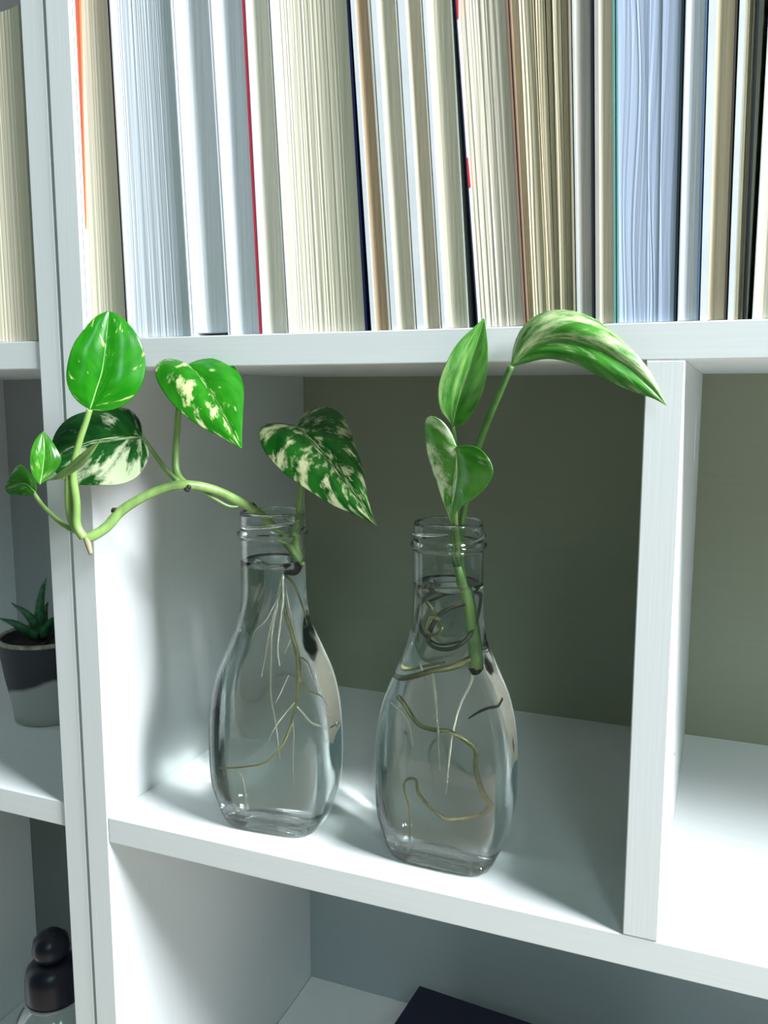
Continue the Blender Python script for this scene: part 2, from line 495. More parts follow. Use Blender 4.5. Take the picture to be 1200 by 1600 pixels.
def ring(z, a, b, n, out, knurl=0.0, rz=0.0, rnd=random.Random(8)):
    for s in range(SEG):
        w = 2 * math.pi * s / SEG
        c, d = math.cos(w), math.sin(w)
        k = 1 + knurl * (1 if s % 2 else -1)
        r = k * (abs(c / a) ** n + abs(d / b) ** n) ** (-1 / n)
        out.append((r * c, r * d, z + rnd.uniform(-rz, rz)))

def dense(rows):
    """Catmull-Rom between profile rows so the shoulder reads smooth"""
    o = []
    for i in range(len(rows) - 1):
        p0, p1, p2, p3 = rows[max(i - 1, 0)], rows[i], rows[i + 1], rows[min(i + 2, len(rows) - 1)]
        k = 3 if p2[0] - p1[0] > 0.006 else 1
        for j in range(k):
            t = j / k
            z = p1[0] + (p2[0] - p1[0]) * t
            def cr(m):
                d1 = (p2[m] - p0[m]) / max(1e-6, p2[0] - p0[0]) * (p2[0] - p1[0])
                d2 = (p3[m] - p1[m]) / max(1e-6, p3[0] - p1[0]) * (p2[0] - p1[0])
                return (2 * t ** 3 - 3 * t * t + 1) * p1[m] + (t ** 3 - 2 * t * t + t) * d1 + (3 * t * t - 2 * t ** 3) * p2[m] + (t ** 3 - t * t) * d2
            o.append((z, cr(1), min(1, max(0, cr(2)))))
    o.append(rows[-1])
    return o

WALL = 0.0021
def inner_rows(zmax, grow=0.0):
    rows = []
    for z, w, f in dense(PROFILE):
        if z < 0.0125 or z > zmax: continue
        if 0.2145 < z < 0.2215: w = 0.0466
        a, b, n = half_axes(w, f)
        k = WALL - grow
        rows.append((z, a - k, b - k, n))
    return rows

def skin(nr, faces, base=0):
    for i in range(nr - 1):
        for s in range(SEG):
            s2 = (s + 1) % SEG
            faces.append((base + i * SEG + s, base + i * SEG + s2, base + (i + 1) * SEG + s2, base + (i + 1) * SEG + s))

def place(verts, cx, cy_, rot, z=0.0):
    c, s = math.cos(rot), math.sin(rot)
    return [(cx + x * c - y * s, cy_ + x * s + y * c, zz + z) for x, y, zz in verts]

def bottle(cx, cy_, rot, level, label, phase):
    root = empty('glass_bottle', (cx, cy_, 0.0002))
    tag(root, label, 'bottle', 'clear bottles used as vases')
    z0 = 0.0002
    verts = []
    nr = 0
    a0, b0, n0 = half_axes(PROFILE[0][1], 1.0)
    # underside with a shallow push-up, from the middle outwards
    for k, zz in ((0.02, 0.0036), (0.2, 0.0036), (0.4, 0.0034), (0.6, 0.0028), (0.72, 0.0018), (0.80, 0.0010), (0.86, 0.0004), (0.92, 0.0002), (0.97, 0.0002)):
        ring(zz, a0 * k, b0 * k, n0, verts, 0.006 if k > 0.7 else 0.0, 0.00012 if k > 0.5 else 0.00004); nr += 1
    for z, w, f in dense(PROFILE):
        a, b, n = half_axes(w, f)
        ring(z, a, b, n, verts); nr += 1
    # rim over to the inner wall
    ring(0.2344, 0.0425 / 2 - 0.0004, 0.0425 / 2 - 0.0004, 2, verts); nr += 1
    ir = inner_rows(0.232)
    for z, a, b, n in reversed(ir):
        ring(z, a, b, n, verts); nr += 1
    zb, ab, bb, nb = ir[0]
    for k, zz in ((0.95, 0.0103), (0.86, 0.0084), (0.72, 0.0074), (0.6, 0.0084), (0.5, 0.0100), (0.25, 0.0116), (0.02, 0.0120)):
        ring(zz, ab * k, bb * k, nb, verts); nr += 1
    faces = []
    skin(nr, faces)
    faces.append(tuple(range(SEG - 1, -1, -1)))
    faces.append(tuple((nr - 1) * SEG + s for s in range(SEG)))
    body = mesh('body', place(verts, cx, cy_, rot, z0), faces, M['glass'], root, True)
    # screw thread on the neck
    for st, span in ((phase, 2.6), (phase + 3.3, 2.6)):
        pts = []
        for i in range(26):
            w = st + span * i / 25
            pts.append((cx + 0.02325 * math.cos(w), cy_ + 0.02325 * math.sin(w), 0.2232 + 0.0058 * i / 25))
        tube('screw_thread', pts, [0.0002, 0.0012, 0.0013, 0.0013, 0.0012, 0.0002], M['glass'], root, 8, 1)
    # water
    wr = [r for r in inner_rows(level, 0.00015)]
    verts = []
    nr = 0
    zb, ab, bb, nb = wr[0]
    for k, zz in ((0.02, 0.01185), (0.25, 0.01145), (0.5, 0.00985), (0.6, 0.00825), (0.72, 0.00725), (0.86, 0.00825), (0.95, 0.01015)):
        ring(zz, ab * k, bb * k, nb, verts); nr += 1
    for z, a, b, n in wr:
        ring(z, a, b, n, verts); nr += 1
    zt, a, b, n = wr[-1]
    ring(level + 0.0012, a, b, n, verts); nr += 1
    for k, dz in ((0.97, 0.0005), (0.92, 0.0001), (0.8, 0.0), (0.4, 0.0), (0.02, 0.0)):
        ring(level + dz, a * k, b * k, n, verts); nr += 1
    faces = []
    skin(nr, faces)
    faces.append(tuple(range(SEG - 1, -1, -1)))
    faces.append(tuple((nr - 1) * SEG + s for s in range(SEG)))
    wo = mesh('water', place(verts, cx, cy_, rot, z0), faces, M['water'], root, True)
    return root

BL = (0.1412, 0.0455)
BR = (0.2730, 0.0462)
bottle(BL[0], BL[1], math.radians(4), 0.1985, 'clear glass bottle of water on the left with a long trailing vine', 0.4)
bottle(BR[0], BR[1], math.radians(-1), 0.1925, 'clear glass bottle of water on the right with coiled brown roots', 2.4)

# ------------------------------------------------------------------ pothos cuttings
GREENS = {
    'plain': leaf_mat('leaf_bright_green', (0.010, 0.19, 0.004), (0.022, 0.25, 0.006), (0.55, 0.60, 0.24), 0.63, 3, 0.06, right=0.03),
    'dark_cream': leaf_mat('leaf_dark_with_cream', (0.006, 0.07, 0.010), (0.02, 0.13, 0.018), (0.66, 0.74, 0.48), 0.55, 5, 0.10, (1.5, 3.5, 1), left=0.06, right=-0.03, base=0.10, rim=0.06),
    'mid': leaf_mat('leaf_green_cream_flecks', (0.012, 0.17, 0.005), (0.025, 0.24, 0.008), (0.62, 0.68, 0.32), 0.58, 9, 0.09, (2.6, 5.0, 1), left=0.05, right=-0.03),
    'marbled': leaf_mat('leaf_dark_marbled', (0.006, 0.075, 0.008), (0.018, 0.15, 0.012), (0.62, 0.64, 0.36), 0.50, 14, 0.10, (2.0, 6.0, 1)),
    'young': leaf_mat('leaf_young_green', (0.04, 0.24, 0.012), (0.07, 0.32, 0.025), (0.55, 0.70, 0.28), 0.58, 21, 0.14, (1.5, 3.0, 1)),
    'streaked': leaf_mat('leaf_pale_streaked', (0.03, 0.20, 0.015), (0.10, 0.36, 0.05), (0.66, 0.76, 0.42), 0.47, 27, 0.18, (2.6, 3.5, 1), right=0.03, left=-0.06),
    'fresh': leaf_mat('leaf_fold_shaded_green', (0.04, 0.23, 0.02), (0.10, 0.36, 0.05), (0.40, 0.60, 0.22), 0.55, 33, 0.25, (3, 1.2, 1), left=0.08, right=-0.12),  # lit left half and shaded right half of the fold painted in
    'pale': leaf_mat('leaf_green_pale_patches', (0.05, 0.30, 0.012), (0.10, 0.40, 0.03), (0.75, 0.85, 0.60), 0.56, 41, 0.14, (1.6, 3.0, 1), left=0.10, right=-0.03, rim=0.08),
}
M['stem'] = plain('stem_green', (0.20, 0.33, 0.09), 0.35, 0.25, 120, 0.2, stretch=(1, 1, 0.3))
M['stem_dark'] = plain('stem_deep_green', (0.09, 0.22, 0.05), 0.35, 0.25, 120, 0.2)
M['node'] = plain('node_brown', (0.035, 0.025, 0.015), 0.6, 0.3, 200, 0.3)
M['root_white'] = plain('root_white', (0.62, 0.60, 0.48), 0.5, 0.15, 200, 0.1)
M['root_olive'] = plain('root_olive', (0.20, 0.19, 0.07), 0.5, 0.25, 200, 0.1)
M['root_dark'] = plain('root_dark', (0.07, 0.065, 0.035), 0.5, 0.3, 200, 0.1)
M['midrib'] = plain('midrib_pale_green', (0.22, 0.42, 0.12), 0.4, 0.15, 100, 0.0)

def leaf(parent, d, mat, bulge=0.16, fold=0.0, curl=0.0, label=None):
    """d: midrib, left and right edge and the blade normal"""
    nrm = Vector(d['n'])
    mid = [Vector(p) for p in d['m']]
    NV, NU = len(mid), 7
    verts, uvs, faces = [], [], []
    idx = {}
    L = sum((mid[i + 1] - mid[i]).length for i in range(NV - 1))
    for side, key in ((-1, 'l'), (1, 'r')):
        edge = [Vector(p) for p in d[key]]
        for i in range(NV):
            v = i / (NV - 1)
            for j in range(NU + 1):
                t = j / NU
                if j == 0 and side == 1:
                    idx[(side, i, 0)] = idx[(-1, i, 0)]
                    continue
                w = (edge[i] - mid[i]).length
                p = mid[i].lerp(edge[i], t)
                h = bulge * w * math.sin(math.pi * min(1, t * 1.08)) + fold * w * t + 0.03 * w * t * math.sin(v * 17 + side * 2)
                h += curl * L * (math.sin(math.pi * v) - 0.3)
                p = p + nrm * h
                idx[(side, i, j)] = len(verts)
                verts.append(p)
                uvs.append((t * 0.9 + (0.0 if side < 0 else 3.0), v * 1.5 - 0.5 * t))
    for side in (-1, 1):
        for i in range(NV - 1):
            for j in range(NU):
                q = [idx[(side, i, j)], idx[(side, i, j + 1)], idx[(side, i + 1, j + 1)], idx[(side, i + 1, j)]]
                if side < 0: q.reverse()
                faces.append(tuple(q))
    o = mesh('leaf', verts, faces, mat, parent, True, uvs)
    sm = o.modifiers.new('thickness', 'SOLIDIFY')
    sm.thickness = 0.0004
    sm.offset = -1
    sb = o.modifiers.new('smooth', 'SUBSURF')
    sb.levels = sb.render_levels = 1
    if label: o['label'] = label
    rib = [verts[idx[(-1, i, 0)]] + nrm * 0.0001 for i in range(0, NV)]
    tube('midrib', rib, [0.0006, 0.0005, 0.0003, 0.0001], M['midrib'], o, 6, 2)
    return o

# ---- the trailing cutting in the left bottle
pa = empty('pothos_cutting', (BL[0], BL[1], 0.012))
tag(pa, 'trailing variegated vine cutting with six leaves, rooted in the left bottle', 'plant', 'plant cuttings rooting in water')
leaf(pa, {'m': [(0.0691, -0.055, 0.3074), (0.0701, -0.0535, 0.312), (0.071, -0.052, 0.3166), (0.0719, -0.0506, 0.3212), (0.0729, -0.0491, 0.3258), (0.0737, -0.0477, 0.3305), (0.0741, -0.0465, 0.3353), (0.0743, -0.0455, 0.3401), (0.0745, -0.0446, 0.3449), (0.0746, -0.0436, 0.3498), (0.0747, -0.0427, 0.3546), (0.0748, -0.0418, 0.3595), (0.0749, -0.0409, 0.3644), (0.075, -0.04, 0.3692)], 'l': [(0.0691, -0.055, 0.3074), (0.065, -0.0576, 0.3102), (0.0613, -0.0597, 0.3143), (0.0586, -0.0608, 0.3194), (0.057, -0.061, 0.3252), (0.0567, -0.0602, 0.3312), (0.0572, -0.0588, 0.3372), (0.0581, -0.0571, 0.343), (0.0595, -0.0551, 0.3486), (0.0619, -0.0525, 0.3537), (0.0645, -0.0497, 0.3585), (0.0671, -0.0469, 0.3634), (0.0706, -0.0436, 0.3671), (0.075, -0.04, 0.3692)], 'r': [(0.0691, -0.055, 0.3074), (0.0747, -0.0511, 0.3061), (0.0803, -0.0467, 0.3068), (0.0856, -0.0424, 0.3094), (0.0899, -0.0384, 0.314), (0.0932, -0.0349, 0.32), (0.0949, -0.0324, 0.327), (0.0951, -0.031, 0.3345), (0.094, -0.0305, 0.342), (0.092, -0.0308, 0.3492), (0.0888, -0.032, 0.3557), (0.085, -0.0338, 0.3616), (0.0804, -0.0364, 0.3665), (0.075, -0.04, 0.3692)], 'n': (0.5923, -0.794, 0.1369)}, GREENS['plain'], 0.10, 0.04, 0.02, 'broad bright green leaf with few pale flecks')
leaf(pa, {'m': [(0.0812, -0.02, 0.2889), (0.0765, -0.0213, 0.2882), (0.0717, -0.0227, 0.2875), (0.067, -0.024, 0.2868), (0.0623, -0.0254, 0.286), (0.0575, -0.0268, 0.2853), (0.0528, -0.0282, 0.2845), (0.0482, -0.0297, 0.2835), (0.0435, -0.0312, 0.2826), (0.039, -0.0328, 0.2814), (0.0346, -0.0345, 0.2801), (0.0304, -0.0363, 0.2785), (0.0263, -0.0381, 0.2768), (0.0222, -0.04, 0.2751)], 'l': [(0.0812, -0.02, 0.2889), (0.088, -0.0225, 0.2829), (0.0913, -0.0263, 0.2757), (0.0909, -0.0306, 0.269), (0.0876, -0.0346, 0.2637), (0.0817, -0.0378, 0.2604), (0.0747, -0.0403, 0.2585), (0.0669, -0.0421, 0.258), (0.0589, -0.0437, 0.258), (0.0507, -0.0452, 0.2582), (0.0422, -0.0462, 0.2591), (0.0336, -0.0461, 0.2619), (0.0265, -0.0438, 0.2678), (0.0222, -0.04, 0.2751)], 'r': [(0.0812, -0.02, 0.2889), (0.0788, -0.016, 0.2959), (0.073, -0.0131, 0.3024), (0.0656, -0.0112, 0.3077), (0.0575, -0.0119, 0.309), (0.0499, -0.0139, 0.3081), (0.0422, -0.0159, 0.3073), (0.0346, -0.018, 0.3063), (0.0278, -0.0207, 0.3041), (0.0227, -0.0242, 0.3001), (0.0188, -0.028, 0.2951), (0.017, -0.0322, 0.2891), (0.0184, -0.0364, 0.282), (0.0222, -0.04, 0.2751)], 'n': (0.1605, -0.8356, 0.5254)}, GREENS['dark_cream'], 0.10, 0.0, 0.0, 'dark green leaf with broad cream patches')
leaf(pa, {'m': [(0.1131, -0.012, 0.3359), (0.1178, -0.0132, 0.3321), (0.1224, -0.0144, 0.3284), (0.1268, -0.0161, 0.3243), (0.1309, -0.0181, 0.32), (0.135, -0.0201, 0.3158), (0.139, -0.0221, 0.3116), (0.143, -0.024, 0.3075), (0.147, -0.0258, 0.3035), (0.151, -0.0277, 0.2994), (0.1549, -0.0295, 0.2954), (0.1588, -0.0314, 0.2915), (0.1626, -0.0332, 0.2876), (0.1664, -0.035, 0.2837)], 'l': [(0.1131, -0.012, 0.3359), (0.1049, -0.012, 0.3403), (0.0974, -0.0154, 0.341), (0.0937, -0.0218, 0.3366), (0.0983, -0.0275, 0.3285), (0.1054, -0.0306, 0.3214), (0.1127, -0.0334, 0.3147), (0.1201, -0.0356, 0.3085), (0.1278, -0.0364, 0.3034), (0.1356, -0.0366, 0.2989), (0.1434, -0.0362, 0.2951), (0.1511, -0.0356, 0.2914), (0.1588, -0.0352, 0.2876), (0.1664, -0.035, 0.2837)], 'r': [(0.1131, -0.012, 0.3359), (0.1166, -0.0066, 0.3393), (0.1213, -0.0019, 0.3414), (0.1273, 0.0014, 0.3415), (0.134, 0.0028, 0.3392), (0.1407, 0.0021, 0.3349), (0.1465, -0.0004, 0.3292), (0.1506, -0.0049, 0.3225), (0.1535, -0.01, 0.3157), (0.1561, -0.0152, 0.3091), (0.1586, -0.0204, 0.3026), (0.1611, -0.0254, 0.2962), (0.1637, -0.0303, 0.2899), (0.1664, -0.035, 0.2837)], 'n': (0.3603, -0.6599, 0.6593)}, GREENS['mid'], 0.12, -0.06, 0.0, 'heart shaped green leaf with cream flecks on one half')
leaf(pa, {'m': [(0.1702, 0.03, 0.2959), (0.1754, 0.0274, 0.2905), (0.1809, 0.0252, 0.2854), (0.1865, 0.0233, 0.2805), (0.192, 0.0214, 0.2758), (0.1976, 0.0198, 0.2712), (0.203, 0.018, 0.2666), (0.2084, 0.0161, 0.262), (0.2136, 0.0143, 0.2574), (0.2189, 0.0126, 0.2529), (0.2241, 0.0108, 0.2484), (0.2291, 0.0089, 0.2439), (0.234, 0.007, 0.2393), (0.2388, 0.005, 0.2348)], 'l': [(0.1702, 0.03, 0.2959), (0.1597, 0.028, 0.2989), (0.15, 0.0236, 0.2989), (0.1463, 0.0161, 0.2924), (0.1533, 0.0107, 0.2829), (0.1621, 0.0073, 0.2749), (0.1715, 0.005, 0.2678), (0.181, 0.0036, 0.2615), (0.1907, 0.0031, 0.2562), (0.2005, 0.003, 0.2514), (0.2101, 0.0028, 0.2465), (0.2198, 0.0042, 0.2432), (0.2294, 0.0047, 0.2391), (0.2388, 0.005, 0.2348)], 'r': [(0.1702, 0.03, 0.2959), (0.1704, 0.0376, 0.3042), (0.1751, 0.0447, 0.3097), (0.1833, 0.049, 0.3104), (0.1923, 0.0492, 0.3063), (0.2, 0.0461, 0.299), (0.2058, 0.0411, 0.2907), (0.2113, 0.0359, 0.2823), (0.2165, 0.0308, 0.2741), (0.221, 0.0253, 0.2658), (0.2251, 0.0197, 0.2577), (0.229, 0.0141, 0.2497), (0.2332, 0.009, 0.2419), (0.2388, 0.005, 0.2348)], 'n': (0.313, -0.703, 0.6386)}, GREENS['marbled'], 0.12, -0.06, 0.01, 'dark heart shaped leaf marbled with cream')
leaf(pa, {'m': [(0.0323, -0.062, 0.2596), (0.0324, -0.0613, 0.2621), (0.0326, -0.0605, 0.2647), (0.0327, -0.0598, 0.2673), (0.0327, -0.0592, 0.2699), (0.0327, -0.0585, 0.2725), (0.0327, -0.0579, 0.2751), (0.0327, -0.0573, 0.2778), (0.0325, -0.0568, 0.2804), (0.0324, -0.0564, 0.2831), (0.0321, -0.056, 0.2857), (0.0318, -0.0557, 0.2884), (0.0315, -0.0553, 0.291), (0.0312, -0.055, 0.2937)], 'l': [(0.0323, -0.062, 0.2596), (0.0305, -0.0634, 0.2613), (0.0292, -0.064, 0.2639), (0.0282, -0.0644, 0.2667), (0.0275, -0.0644, 0.2696), (0.027, -0.0642, 0.2726), (0.0267, -0.0638, 0.2756), (0.0267, -0.0631, 0.2786), (0.0268, -0.0622, 0.2815), (0.0272, -0.0612, 0.2844), (0.0278, -0.06, 0.2871), (0.0286, -0.0585, 0.2896), (0.0298, -0.0569, 0.2918), (0.0312, -0.055, 0.2937)], 'r': [(0.0323, -0.062, 0.2596), (0.0341, -0.0598, 0.2612), (0.0358, -0.0577, 0.263), (0.0373, -0.0557, 0.2652), (0.0387, -0.0538, 0.2677), (0.0398, -0.052, 0.2704), (0.0406, -0.0505, 0.2734), (0.0403, -0.05, 0.2767), (0.039, -0.0506, 0.2797), (0.0375, -0.0514, 0.2826), (0.0361, -0.052, 0.2856), (0.0346, -0.0529, 0.2884), (0.0329, -0.0539, 0.2911), (0.0312, -0.055, 0.2937)], 'n': (0.6944, -0.7002, 0.166)}, GREENS['young'], 0.18, 0.1, 0.05, 'small cupped young leaf')
leaf(pa, {'m': [(0.0165, -0.05, 0.2522), (0.0143, -0.0492, 0.2534), (0.0121, -0.0484, 0.2547), (0.0099, -0.0476, 0.2559), (0.0074, -0.0469, 0.2569), (0.0046, -0.0463, 0.2573), (0.0018, -0.046, 0.2572), (-0.0008, -0.0457, 0.2568), (-0.0034, -0.0455, 0.2563), (-0.006, -0.0453, 0.2558), (-0.0085, -0.0452, 0.2552), (-0.011, -0.0451, 0.2545), (-0.0134, -0.0451, 0.2537), (-0.0158, -0.045, 0.253)], 'l': [(0.0165, -0.05, 0.2522), (0.0146, -0.0501, 0.2512), (0.0125, -0.0502, 0.2503), (0.0101, -0.05, 0.2498), (0.0074, -0.0497, 0.2496), (0.0047, -0.0492, 0.2497), (0.002, -0.0488, 0.2497), (-0.0007, -0.0485, 0.2496), (-0.0034, -0.0481, 0.2495), (-0.0062, -0.0478, 0.2493), (-0.009, -0.0473, 0.2495), (-0.0116, -0.0466, 0.2503), (-0.0137, -0.0458, 0.2516), (-0.0158, -0.045, 0.253)], 'r': [(0.0165, -0.05, 0.2522), (0.0168, -0.0488, 0.2554), (0.0149, -0.0474, 0.2585), (0.0117, -0.0459, 0.2613), (0.0082, -0.0443, 0.264), (0.0044, -0.0428, 0.2666), (-0.0001, -0.0413, 0.2688), (-0.005, -0.04, 0.2702), (-0.0083, -0.0404, 0.268), (-0.0104, -0.0411, 0.2652), (-0.0123, -0.042, 0.2623), (-0.0137, -0.0429, 0.2592), (-0.0148, -0.044, 0.2561), (-0.0158, -0.045, 0.253)], 'n': (-0.1354, -0.9262, 0.3519)}, GREENS['young'], 0.14, 0.0, 0.03, 'small pointed leaf at the vine tip')
leaf(pa, {'m': [(0.0358, -0.06, 0.2616), (0.0404, -0.0605, 0.2632), (0.0449, -0.061, 0.2649), (0.0493, -0.0616, 0.2666), (0.0536, -0.062, 0.2685), (0.0576, -0.0625, 0.2706), (0.0616, -0.063, 0.2728), (0.0654, -0.0635, 0.275), (0.0691, -0.0639, 0.2773), (0.0727, -0.0644, 0.2796), (0.0761, -0.0648, 0.2821), (0.0794, -0.0652, 0.2845), (0.0826, -0.0656, 0.287), (0.0859, -0.066, 0.2895)], 'l': [(0.0358, -0.06, 0.2616), (0.04, -0.0605, 0.2636), (0.0443, -0.061, 0.2657), (0.0484, -0.0615, 0.2677), (0.0524, -0.062, 0.2699), (0.0562, -0.0624, 0.2722), (0.0598, -0.0629, 0.2745), (0.0634, -0.0633, 0.2769), (0.067, -0.0637, 0.2793), (0.0707, -0.0642, 0.2815), (0.0745, -0.0646, 0.2836), (0.0783, -0.0651, 0.2856), (0.0821, -0.0656, 0.2875), (0.0859, -0.066, 0.2895)], 'r': [(0.0358, -0.06, 0.2616), (0.0409, -0.0606, 0.2623), (0.046, -0.0611, 0.2629), (0.051, -0.0617, 0.2639), (0.0557, -0.0622, 0.2655), (0.0601, -0.0627, 0.2675), (0.0644, -0.0632, 0.2696), (0.0684, -0.0637, 0.272), (0.0722, -0.0642, 0.2745), (0.0755, -0.0646, 0.2772), (0.0784, -0.065, 0.2802), (0.0809, -0.0653, 0.2833), (0.0833, -0.0657, 0.2864), (0.0859, -0.066, 0.2895)], 'n': (-0.1048, -0.9942, -0.0258)}, M['stem'], 0.25, 0.0, 0.02, 'pale green unfurled leaf sheath')
VINE = [(0.1628, 0.047, 0.1957), (0.1567, 0.047, 0.2055), (0.1498, 0.043, 0.2169), (0.1437, 0.036, 0.2281), (0.1384, 0.026, 0.2372), (0.1301, 0.014, 0.2458), (0.1207, 0.002, 0.2533), (0.1108, -0.01, 0.2571), (0.1012, -0.018, 0.2567), (0.0881, -0.028, 0.2508), (0.0758, -0.037, 0.2416), (0.0692, -0.044, 0.2317), (0.0631, -0.05, 0.2263), (0.0589, -0.053, 0.2248)]
tube('stem', VINE, [0.0032, 0.0030, 0.0028, 0.0028, 0.0030, 0.0032, 0.0032, 0.0033, 0.0032, 0.0030, 0.0034, 0.0034, 0.0034, 0.0030], M['stem'], pa, 12, 8)
# leaf stalks
for pts, rr in (
    ([(0.0588, -0.054, 0.225), (0.0545, -0.055, 0.2336), (0.0558, -0.056, 0.2484), (0.0554, -0.057, 0.269), (0.0616, -0.057, 0.2874), (0.0665, -0.056, 0.2994), (0.0691, -0.055, 0.3074)], (0.0030, 0.0028, 0.0026, 0.0022, 0.0020, 0.0019)),
    ([(0.0555, -0.052, 0.2257), (0.0486, -0.053, 0.2351), (0.0485, -0.055, 0.2458), (0.0509, -0.057, 0.2627), (0.0509, -0.058, 0.266)], (0.0026, 0.0024, 0.0022, 0.0016)),
    ([(0.0551, -0.052, 0.2282), (0.0454, -0.051, 0.23), (0.0342, -0.05, 0.2348), (0.0224, -0.05, 0.244), (0.0154, -0.05, 0.2518)], (0.0022, 0.0018, 0.0014, 0.0013)),
    ([(0.1056, -0.012, 0.2575), (0.0976, -0.016, 0.2661), (0.0916, -0.019, 0.2755), (0.0873, -0.021, 0.2827), (0.0812, -0.02, 0.2889)], (0.0019, 0.0017, 0.0015, 0.0014)),
    ([(0.1084, -0.011, 0.2567), (0.1013, -0.01, 0.2628), (0.0982, -0.008, 0.2719), (0.0971, -0.004, 0.2897), (0.0993, -0.004, 0.3068), (0.1057, -0.007, 0.3257), (0.1124, -0.011, 0.3359)], (0.0030, 0.0026, 0.0024, 0.0021, 0.0019, 0.0016)),
    ([(0.1622, 0.048, 0.1955), (0.1579, 0.048, 0.211), (0.1602, 0.047, 0.2275), (0.163, 0.046, 0.2437), (0.1663, 0.044, 0.2621), (0.1682, 0.039, 0.2803), (0.1696, 0.031, 0.2955)], (0.0026, 0.0024, 0.0021, 0.0019, 0.0016)),
    ([(0.1134, -0.003, 0.2539), (0.1202, 0.004, 0.247), (0.1264, 0.01, 0.2417), (0.1319, 0.015, 0.2405)], (0.0014, 0.0011, 0.0010, 0.0006))):
    tube('petiole', pts, rr, M['stem'], pa)
for p, q, r in (
    ((0.1371, 0.024, 0.2415), (0.1383, 0.027, 0.2358), 0.0030),
    ((0.0703, -0.039, 0.242), (0.0753, -0.039, 0.2406), 0.0026),
    ((0.1093, -0.013, 0.2565), (0.1112, -0.013, 0.2532), 0.0022),
    ((0.1052, -0.012, 0.2592), (0.1128, -0.013, 0.2558), 0.0022)):
    m_ = [(a + b) / 2 for a, b in zip(p, q)]
    tube('node', [p, m_, q], [r * 0.7, r, r * 0.6], M['node'], pa, 8, 3)
tube('aerial_root', [(0.0603, -0.054, 0.2251), (0.063, -0.055, 0.2212), (0.0656, -0.056, 0.2153)], [0.0018, 0.0021, 0.0014], plain('aerial_root_tan', (0.30, 0.27, 0.16), 0.6), pa, 8)
tube('node', [(0.1613, 0.0455, 0.1979), (0.1585, 0.0435, 0.1921), (0.1507, 0.0425, 0.1916)], [0.0034, 0.0026, 0.0016], M['node'], pa, 10)
for pts, r0, mk in (
    ([(0.1492, 0.0425, 0.1915), (0.149, 0.0395, 0.1772), (0.1422, 0.0355, 0.1586), (0.1328, 0.0355, 0.1479), (0.1286, 0.0365, 0.1327)], 0.0007, 'root_white'),
    ([(0.1492, 0.0425, 0.1915), (0.1465, 0.0415, 0.1742), (0.1424, 0.0425, 0.1545), (0.1372, 0.0455, 0.129), (0.1329, 0.0475, 0.1106)], 0.0007, 'root_white'),
    ([(0.1492, 0.0425, 0.1915), (0.1438, 0.0455, 0.1706), (0.1399, 0.0495, 0.1452), (0.1395, 0.0505, 0.1205), (0.1391, 0.0515, 0.098), (0.1435, 0.0515, 0.0739), (0.1462, 0.0515, 0.0514)], 0.0008, 'root_white'),
    ([(0.1492, 0.0425, 0.1915), (0.1524, 0.0375, 0.1757), (0.1521, 0.0355, 0.1575), (0.1506, 0.0355, 0.1385), (0.1534, 0.0335, 0.1253)], 0.0010, 'root_white'),
    ([(0.1492, 0.0425, 0.1915), (0.1501, 0.0415, 0.1675), (0.1552, 0.0415, 0.1493), (0.1603, 0.0425, 0.1284), (0.1617, 0.0435, 0.1068), (0.1607, 0.0425, 0.0926), (0.1585, 0.0395, 0.0787), (0.1525, 0.0355, 0.0645), (0.1418, 0.0325, 0.0533), (0.1259, 0.0295, 0.0483), (0.1038, 0.0335, 0.0425)], 0.0013, 'root_olive'),
    ([(0.1492, 0.0425, 0.1915), (0.1527, 0.0485, 0.1818), (0.1562, 0.0515, 0.1659), (0.1602, 0.0535, 0.1492)], 0.0009, 'root_olive'),
    ([(0.1622, 0.0435, 0.1141), (0.1646, 0.0475, 0.1036), (0.1699, 0.0495, 0.0966), (0.1728, 0.0515, 0.0915)], 0.0005, 'root_olive'),
    ([(0.162, 0.0425, 0.1287), (0.1689, 0.0395, 0.1259), (0.1736, 0.0375, 0.1178), (0.1775, 0.0365, 0.1071)], 0.0005, 'root_olive'),
    ([(0.1612, 0.0425, 0.0951), (0.1628, 0.0475, 0.0887), (0.1665, 0.0495, 0.0799), (0.1714, 0.0495, 0.0725)], 0.0006, 'root_white'),
    ([(0.1608, 0.0425, 0.0974), (0.1549, 0.0375, 0.0885), (0.1494, 0.0335, 0.0793), (0.1455, 0.0315, 0.0706)], 0.0005, 'root_white'),
    ([(0.1598, 0.0415, 0.0855), (0.1596, 0.0435, 0.0701), (0.1582, 0.0455, 0.0518), (0.1584, 0.0455, 0.0355)], 0.0005, 'root_white'),
    ([(0.1097, 0.0335, 0.0458), (0.1166, 0.0375, 0.043), (0.1203, 0.0405, 0.0344), (0.1213, 0.0415, 0.023), (0.1207, 0.0415, 0.0126)], 0.0006, 'root_white'),
    ([(0.1564, 0.0415, 0.1162), (0.153, 0.0395, 0.1067), (0.1487, 0.0375, 0.097)], 0.0004, 'root_white'),
    ([(0.1492, 0.0425, 0.1915), (0.1487, 0.0495, 0.1631), (0.1501, 0.0515, 0.1436), (0.1473, 0.0535, 0.1281)], 0.0006, 'root_white')):
    tube('root', pts, [r0, r0 * 0.9, r0 * 0.7, r0 * 0.4], M[mk], pa, 7)

